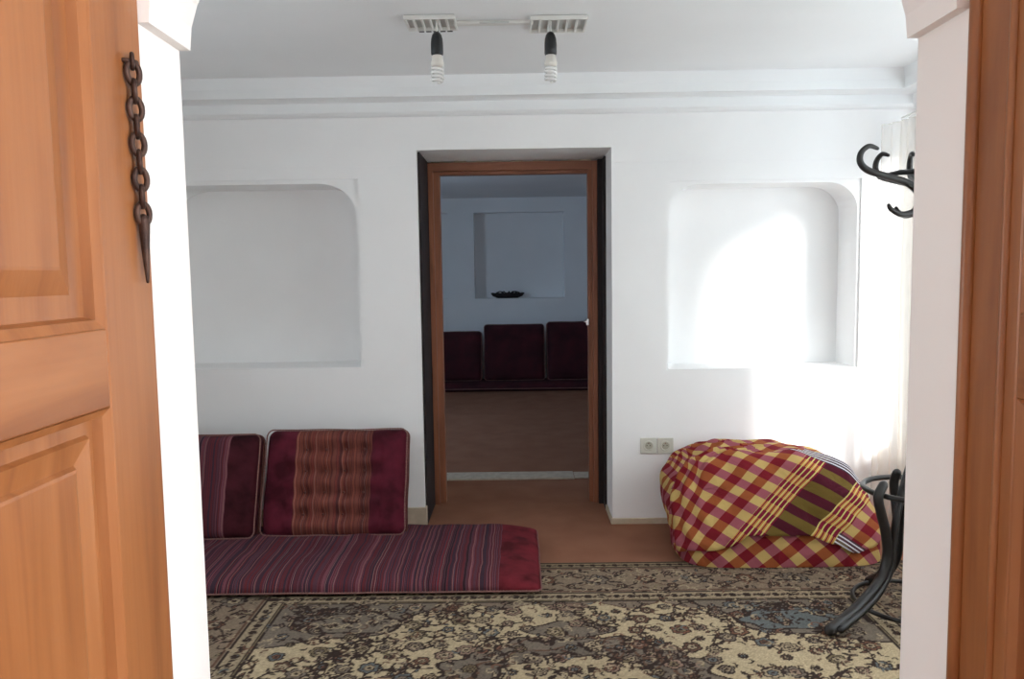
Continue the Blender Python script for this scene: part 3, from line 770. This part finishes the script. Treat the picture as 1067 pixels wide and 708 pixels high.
def clothuv(x, y, z, rot, ou=0, ov=0):
    s = y + z*1.05; w = x
    if x < -.36: w = x - (y+BB)*.8*min(1, (-.36-x)/.1)
    c, s_ = math.cos(rot), math.sin(rot)
    return (w*c + s*s_ + ou, -w*s_ + s*c + ov, 0)
def cloth_mesh(name, fn, nu, nv, rot, parent, close_u=True, ou=0, ov=0, solid=0):
    V = []; A = []; F = []
    for j in range(nv+1):
        for i in range(nu+1):
            q, r = fn(i/nu, j/nv); V.append(q); A.append(clothuv(r.x, r.y, r.z, rot, ou, ov))
    for j in range(nv):
        for i in range(nu): a = j*(nu+1)+i; F.append((a, a+1, a+nu+2, a+nu+1))
    me = bpy.data.meshes.new(name); me.from_pydata([tuple(v) for v in V], [], F)
    at = me.attributes.new('cloth', 'FLOAT_VECTOR', 'POINT'); at.data.foreach_set('vector', [c for a in A for c in a])
    o = link(name, me, M['plaid'], parent, True)
    if solid: md = o.modifiers.new('thickness', 'SOLIDIFY'); md.thickness = solid; md.offset = 1
    return o
bt = thing('bedding_bundle', 'red and yellow checked cloth bundle lying on the rug under the sockets', 'bundle', (BX, BY, .0155))
cloth_mesh('wrapping_cloth', lambda u, v: bundle(u*2*PI - PI/2 + 1e-4, v), 260, 90, math.radians(40), bt, ou=-3.02, ov=-3.02)
# bottom of the bundle
mb = MB(); ring = [bundle(2*PI*i/80, 0)[0] for i in range(80)]; mb.add([(p.x*.985, p.y*.985, .002) for p in ring], [tuple(range(80))]); mb.build('underside', M['velvet_dark'], bt)
# upper cloth folded over, with its pointed free edge low on the front
def flap_edge(x):      # height (m) of the free edge across the front
    pts = [(-.52, .045), (-.42, .075), (-.33, .085), (-.25, .10), (-.15, .15), (-.02, .145), (.12, .145), (.22, .11), (.33, .065), (.40, .085), (.50, .14)]
    for (a, b), (c_, d) in zip(pts, pts[1:]):
        if a <= x <= c_: t = (x-a)/(c_-a); t = t*t*(3-2*t); return b+(d-b)*t
    return pts[0][1] if x < 0 else pts[-1][1]
def flap(u, v):
    th = -PI + .10 + (PI-.20)*u           # the front half, left end to right end
    x = BA*sp(math.cos(th), .38)
    z0 = flap_edge(x); ph0 = (z0/BH)**(1/.6); ph0 = math.asin(min(1, ph0))/(PI/2)
    ph = ph0+(1-ph0)*v*.9
    lift = .012+.010*max(0, 1-v*10)
    if v > .7: lift *= max(0.05, (1-v)/.3)
    e = min(u, 1-u)/.08; lift *= min(1, .15+e)
    return bundle(th, ph, lift)
cloth_mesh('folded_flap', flap, 200, 80, math.radians(53), bt, ou=0, ov=.52, solid=.004)

# ------------------------------------------------------------------ bentwood coat stand
SX, SY = 1.585, 3.05
st = thing('coat_stand', 'black bentwood coat stand with curled hooks at the right of the opening', 'coat stand', (SX, SY, .012))
def sl_(p): return Vector(p) - Vector((SX, SY, .012))
mb = MB().lathe([(.026, .06), (.028, .2), (.024, .6), (.022, 1.2), (.024, 1.5), (.030, 1.60), (.022, 1.66), (.026, 1.80), (.030, 1.86), (.012, 1.92), (.004, 1.93)])
mb.build('pole', M['black_wood'], st, True)
sc = SY/800
prof = [(908,167),(899,164.5),(891,171),(890.5,181),(899,189),(918,195),(938,201),(950,210),(953.5,221),(947,231),(934,233.5),(924,228.5),(921,224)]
prof = [((956-x)*sc, 1.4+(289.3-y-(x-540)*.0)*sc) for x, y in prof]
def hook(az, s=1):
    d = Vector((math.cos(az), math.sin(az), 0))
    pts = spline([d*(r*s) + Vector((0, 0, z-.012)) for r, z in prof], 7); n = len(pts)
    MB().tube(pts, [0.0068+.0072*math.sin(PI*i/(n-1))**.7 for i in range(n)], 12).build('hook', M['black_wood'], st, True)
for a in (183, 107, 74, 20, -30): hook(math.radians(a))
for a in (107, 20, -30): 
    d = Vector((math.cos(math.radians(a)), math.sin(math.radians(a)), 0)); zb = prof[4][1]-.012
    MB().tube([d*.02+Vector((0,0,zb-.002)), d*.12+Vector((0,0,zb+.006)), d*(prof[4][0]+.01)+Vector((0,0,zb+.0))], .011, 12).build('arm', M['black_wood'], st, True)
# umbrella ring
zr_ = .50; rr = .185
MB().tube([(rr*math.cos(2*PI*i/48), rr*math.sin(2*PI*i/48), zr_) for i in range(48)], .0115, 10, True).build('ring', M['black_wood'], st, True)
def legpts(az, rz):
    d = Vector((math.cos(az), math.sin(az), 0)); return [d*r + Vector((0, 0, z)) for r, z in rz]
# curve of one leg (distance from the pole, height)
az1 = math.atan2(-.48, -.88)
RZ = [(.185, .545), (.215, .50), (.195, .43), (.165, .35), (.150, .25), (.185, .165), (.27, .105), (.375, .055), (.478, .022)]
RZ2 = [(.03, .60), (.07, .52), (.11, .40), (.125, .30), (.14, .20), (.22, .115), (.33, .065), (.45, .03)]
def leg(az, s=1.0):
    q = spline(legpts(az, [(r*s, z) for r, z in RZ]), 7); MB().tube(q, [.018+.004*i/len(q) for i in range(len(q))], 12).build('leg', M['black_wood'], st, True)
    q = spline(legpts(az+.06, [(r*s, z) for r, z in RZ2]), 7); MB().tube(q, .015, 12).build('leg_brace', M['black_wood'], st, True)
leg(az1); leg(az1-PI/2-.25, .50); leg(az1+PI, .72); leg(az1+PI/2, .9)
RB = .215
MB().tube([(RB*math.cos(2*PI*i/48), RB*math.sin(2*PI*i/48), .03) for i in range(48)], .009, 10, True).build('ring', M['black_wood'], st, True)

# ------------------------------------------------------------------ curtains on the right wall
def curtain(name, y0, y1, xa, z0, z1, amp, waves, mat, label, seed, slant=0):
    t = thing(name, label, 'curtain', (xa, (y0+y1)/2, z0))
    V = []; F = []; nu, nv = int(waves*14), 40
    for j in range(nv+1):
        v = j/nv; z = (z1-z0)*v
        for i in range(nu+1):
            u = i/nu; y = y0+(y1-y0)*u - (y0+y1)/2
            w = waves*2*PI*u
            am = amp*(1-.35*v)+.004*math.sin(w*.5+v*3+seed)
            dx = am*math.sin(w+.5*math.sin(v*2.2+seed)+.4*math.sin(w*.37+seed)); dy = .3*am*math.cos(w*1.0)*(1-.5*v)
            if v > .95: dx *= .75
            V.append((dx - slant*(u-.5) + .012*math.sin(3*v+u*5+seed), y+dy, z))
    for j in range(nv):
        for i in range(nu): a = j*(nu+1)+i; F.append((a, a+1, a+nu+2, a+nu+1))
    o = mk('drape', V, F, mat, t, True)
    return t
c1 = curtain('curtain', 3.86, 4.16, 1.985, .03, P(915,128,Y=4.1).z, .022, 5, M['sheer'], 'sheer white curtain gathered in the back right corner beside the niche', 1, slant=.10)
c2 = curtain("curtain", 1.45, 3.27, 2.085, .03, 2.17, .020, 18, M['curtain'], 'unseen white curtain added across the window to block and diffuse the sun', 4)  # out-of-view drape added to hold back and soften the sun
zr2 = P(915,128,Y=4.1).z + .03
rt = thing('curtain_rod', 'thin dark curtain rod with end bracket above the gathered sheer curtain', 'curtain rod', (2.03, 2.8, zr2))
MB().tube([(0, -1.35, 0), (0, 1.33, 0)], .006, 10).build('rod', M['window_paint'], rt, True)
for yy in (-1.3, 0, 1.12):
    MB().tube([(.12, yy, .0), (.0, yy, .0)], .006, 8).tube([(0, yy-.02, .004), (0, yy+.02, .004)], .011, 8).build('bracket', M['old_iron'], rt, True)

# ------------------------------------------------------------------ sockets
def socket(px0, px1, label):
    a = P(px0, 456.5, Y=YB); b = P(px1, 472.5, Y=YB); w = (b.x-a.x); h = a.z-b.z; cx, cz = (a.x+b.x)/2, (a.z+b.z)/2
    t = thing('wall_socket', label, 'socket', (cx, YB, cz), 0, None)
    MB().box((-w/2+.001, -.010, -h/2), (w/2-.001, .0, h/2), .003).build('plate', M['socket'], t)
    v = []; mb = MB(); n = 28
    for r, y in ((.030, -.0105), (.030, -.0125), (.026, -.0130), (.021, -.0125), (.020, -.0104)):
        v += [(r*math.cos(2*PI*k/n), y, r*math.sin(2*PI*k/n)) for k in range(n)]
    mb.add(v, [(i*n+k, i*n+(k+1) % n, (i+1)*n+(k+1) % n, (i+1)*n+k) for i in range(4) for k in range(n)]); mb.build('rim', M['socket'], t, True)
    mb = MB(); mb.add([(.0205*math.cos(2*PI*k/n), -.0106, .0205*math.sin(2*PI*k/n)) for k in range(n)], [tuple(range(n))]); mb.build('recess', M['socket_in'], t)
    for s in (-1, 1):
        mb = MB(); mb.tube([(s*.009, -.0104, .002), (s*.009, -.0116, .002)], .0028, 8); mb.build('hole', M['dark_hole'], t)
    MB().box((-.003, -.0118, .012), (.003, -.0100, .018)).build('earth_clip', M['chrome'], t)
socket(667, 684, 'left one of the two cream wall sockets beside the doorway')
socket(684.5, 701.5, 'right one of the two cream wall sockets, nearer the checked bundle')

# ------------------------------------------------------------------ ceiling lamp: two slatted plates, a rail, two holders with spiral bulbs
ZL = ZC-.001
pl0, pl1 = P(421,15.5,Z=ZL), P(476,27,Z=ZL); pr0, pr1 = P(553,16,Z=ZL), P(608,29,Z=ZL)
lc = P(514, 22, Z=ZL)
lt = thing('ceiling_lamp', 'ceiling lamp rail with two slatted plates and bare bulbs', 'lamp', (lc.x, lc.y, ZL))
def ll(p): return Vector(p)-Vector((lc.x, lc.y, ZL))
MB().box(ll((pl1.x-.01, lc.y-.018, ZL-.014)), ll((pr0.x+.01, lc.y+.018, ZL)), .004).build('rail', M['slat'], lt)
MB().tube([ll((pl1.x+.10, lc.y-.022, ZL-.012)), ll((pr0.x-.09, lc.y-.022, ZL-.012))], .004, 8).build('wire', M['slat_bed'], lt, True)
for idx_, (a, b, px_) in enumerate(((pl0, pl1, 455), (pr0, pr1, 573.5))):
    ya, yb = min(a.y, b.y), max(a.y, b.y); xa, xb = a.x, b.x
    o = MB().box(ll((xa, ya, ZL-.004)), ll((xb, yb, ZL))).build('lamp_plate', M['slat_bed'], lt)
    for k in range(7):
        q = xa+(xb-xa)*k/6; MB().box(ll((q-.004, ya, ZL-.018)), ll((q+.004, yb, ZL-.004)), .001).build('slat', M['slat'], o)
    for q in (ya, yb): MB().box(ll((xa-.004, q-.004, ZL-.019)), ll((xb+.004, q+.004, ZL-.003)), .001).build('slat', M['slat'], o)
    if idx_ == 0:
        mb = MB()
        for k in range(5):
            q = xa+.04+(xb-xa-.05)*k/5; mb.box(ll((q, yb+.0, ZL-.0225)), ll((q+.022, yb+.006, ZL-.006)), .001)
        k_ = mb.build('black_clip', M['black_bakelite'], o)
    Yh = (ya+yb)/2-.02
    top = P(px_, 33, Y=Yh); bt_ = P(px_, 86 if idx_ == 0 else 85, Y=Yh)
    H = top.z-bt_.z; c0 = ll(top); u = .0385
    h_ = MB().lathe([(.004, 0), (.012, -.004), (.019, -.014), (.0235, -.03), (.025, -.05), (.025, -.088), (.022, -.094)], c0)
    MB().tube([c0, (c0.x, c0.y, -.004)], .004, 8).build('stem', M['slat'], lt, True)
    ho = h_.build('lamp_holder', M['black_bakelite'], lt, True)
    MB().lathe([(.018, -.092), (.0215, -.096), (.0225, -.112), (.026, -.122), (.026, -.132), (.020, -.138), (.012, -.139)], c0).build('bulb_base', M['cfl_base'], ho, True)
    pts = []; turns = 4.2; n = 120; zt, zb = -.137, -(H)
    for i in range(n+1):
        f_ = i/n; r = .0215; w = f_*turns*2*PI
        if f_ > .93: r *= 1-(f_-.93)/.07*.75
        pts.append((c0.x+r*math.cos(w), c0.y+r*math.sin(w), c0.z+zt+(zb-zt)*f_))
    MB().tube(pts, .0055, 8).build('bulb_spiral', M['lamp_glass'], ho, True)

# ------------------------------------------------------------------ second room: mattress, cushions, dark bowl in the niche
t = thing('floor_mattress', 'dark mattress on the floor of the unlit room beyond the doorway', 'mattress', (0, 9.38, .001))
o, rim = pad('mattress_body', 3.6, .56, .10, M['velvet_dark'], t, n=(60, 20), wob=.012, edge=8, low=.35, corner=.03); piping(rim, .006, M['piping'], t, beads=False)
fc = [(440, 503, 347, 'left one of the dark cushions in the unlit room, lowest of the three'),
      (504, 568, 339.5, 'middle one of the dark cushions in the unlit room, below the niche'),
      (569, 640, 336.5, 'right one of the dark cushions in the unlit room, beside the door latch')]
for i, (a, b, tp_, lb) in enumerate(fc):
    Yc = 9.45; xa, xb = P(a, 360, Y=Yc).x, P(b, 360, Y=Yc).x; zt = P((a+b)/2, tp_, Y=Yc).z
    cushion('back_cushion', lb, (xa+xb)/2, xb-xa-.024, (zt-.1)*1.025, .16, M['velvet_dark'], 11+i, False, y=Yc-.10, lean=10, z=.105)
pc = P(529, 311, Y=YE+.08)
t = thing('shallow_bowl', 'dark low oval bowl standing in the far niche of the unlit room', 'bowl', (pc.x, YE+.10, n2z0))
V = []; F = []; n = 36; prof_ = [(.02, .002), (.13, .004), (.19, .03), (.215, .062), (.205, .066), (.17, .05), (.02, .045)]
for r, z in prof_:
    for k in range(n): w = 2*PI*k/n; V.append((r*math.cos(w), r*.36*math.sin(w), z+.006*math.sin(5*w)*(z/.066)))
for i in range(len(prof_)-1):
    for k in range(n): F.append((i*n+k, i*n+(k+1) % n, (i+1)*n+(k+1) % n, (i+1)*n+k))
F += [tuple(range(n)), tuple((len(prof_)-1)*n+k for k in range(n))]
mk('bowl', V, F, M['dark_board'], t, True)
mb = MB()
for k in range(9):
    w = 2*PI*k/9; mb.tube(spline([(.03*math.cos(w), .02*math.sin(w), .045), (.09*math.cos(w), .03*math.sin(w), .085), (.15*math.cos(w), .04*math.sin(w), .07)], 4), .006, 6)
mb.build('dried_leaves', M['dark_board'], t, True)
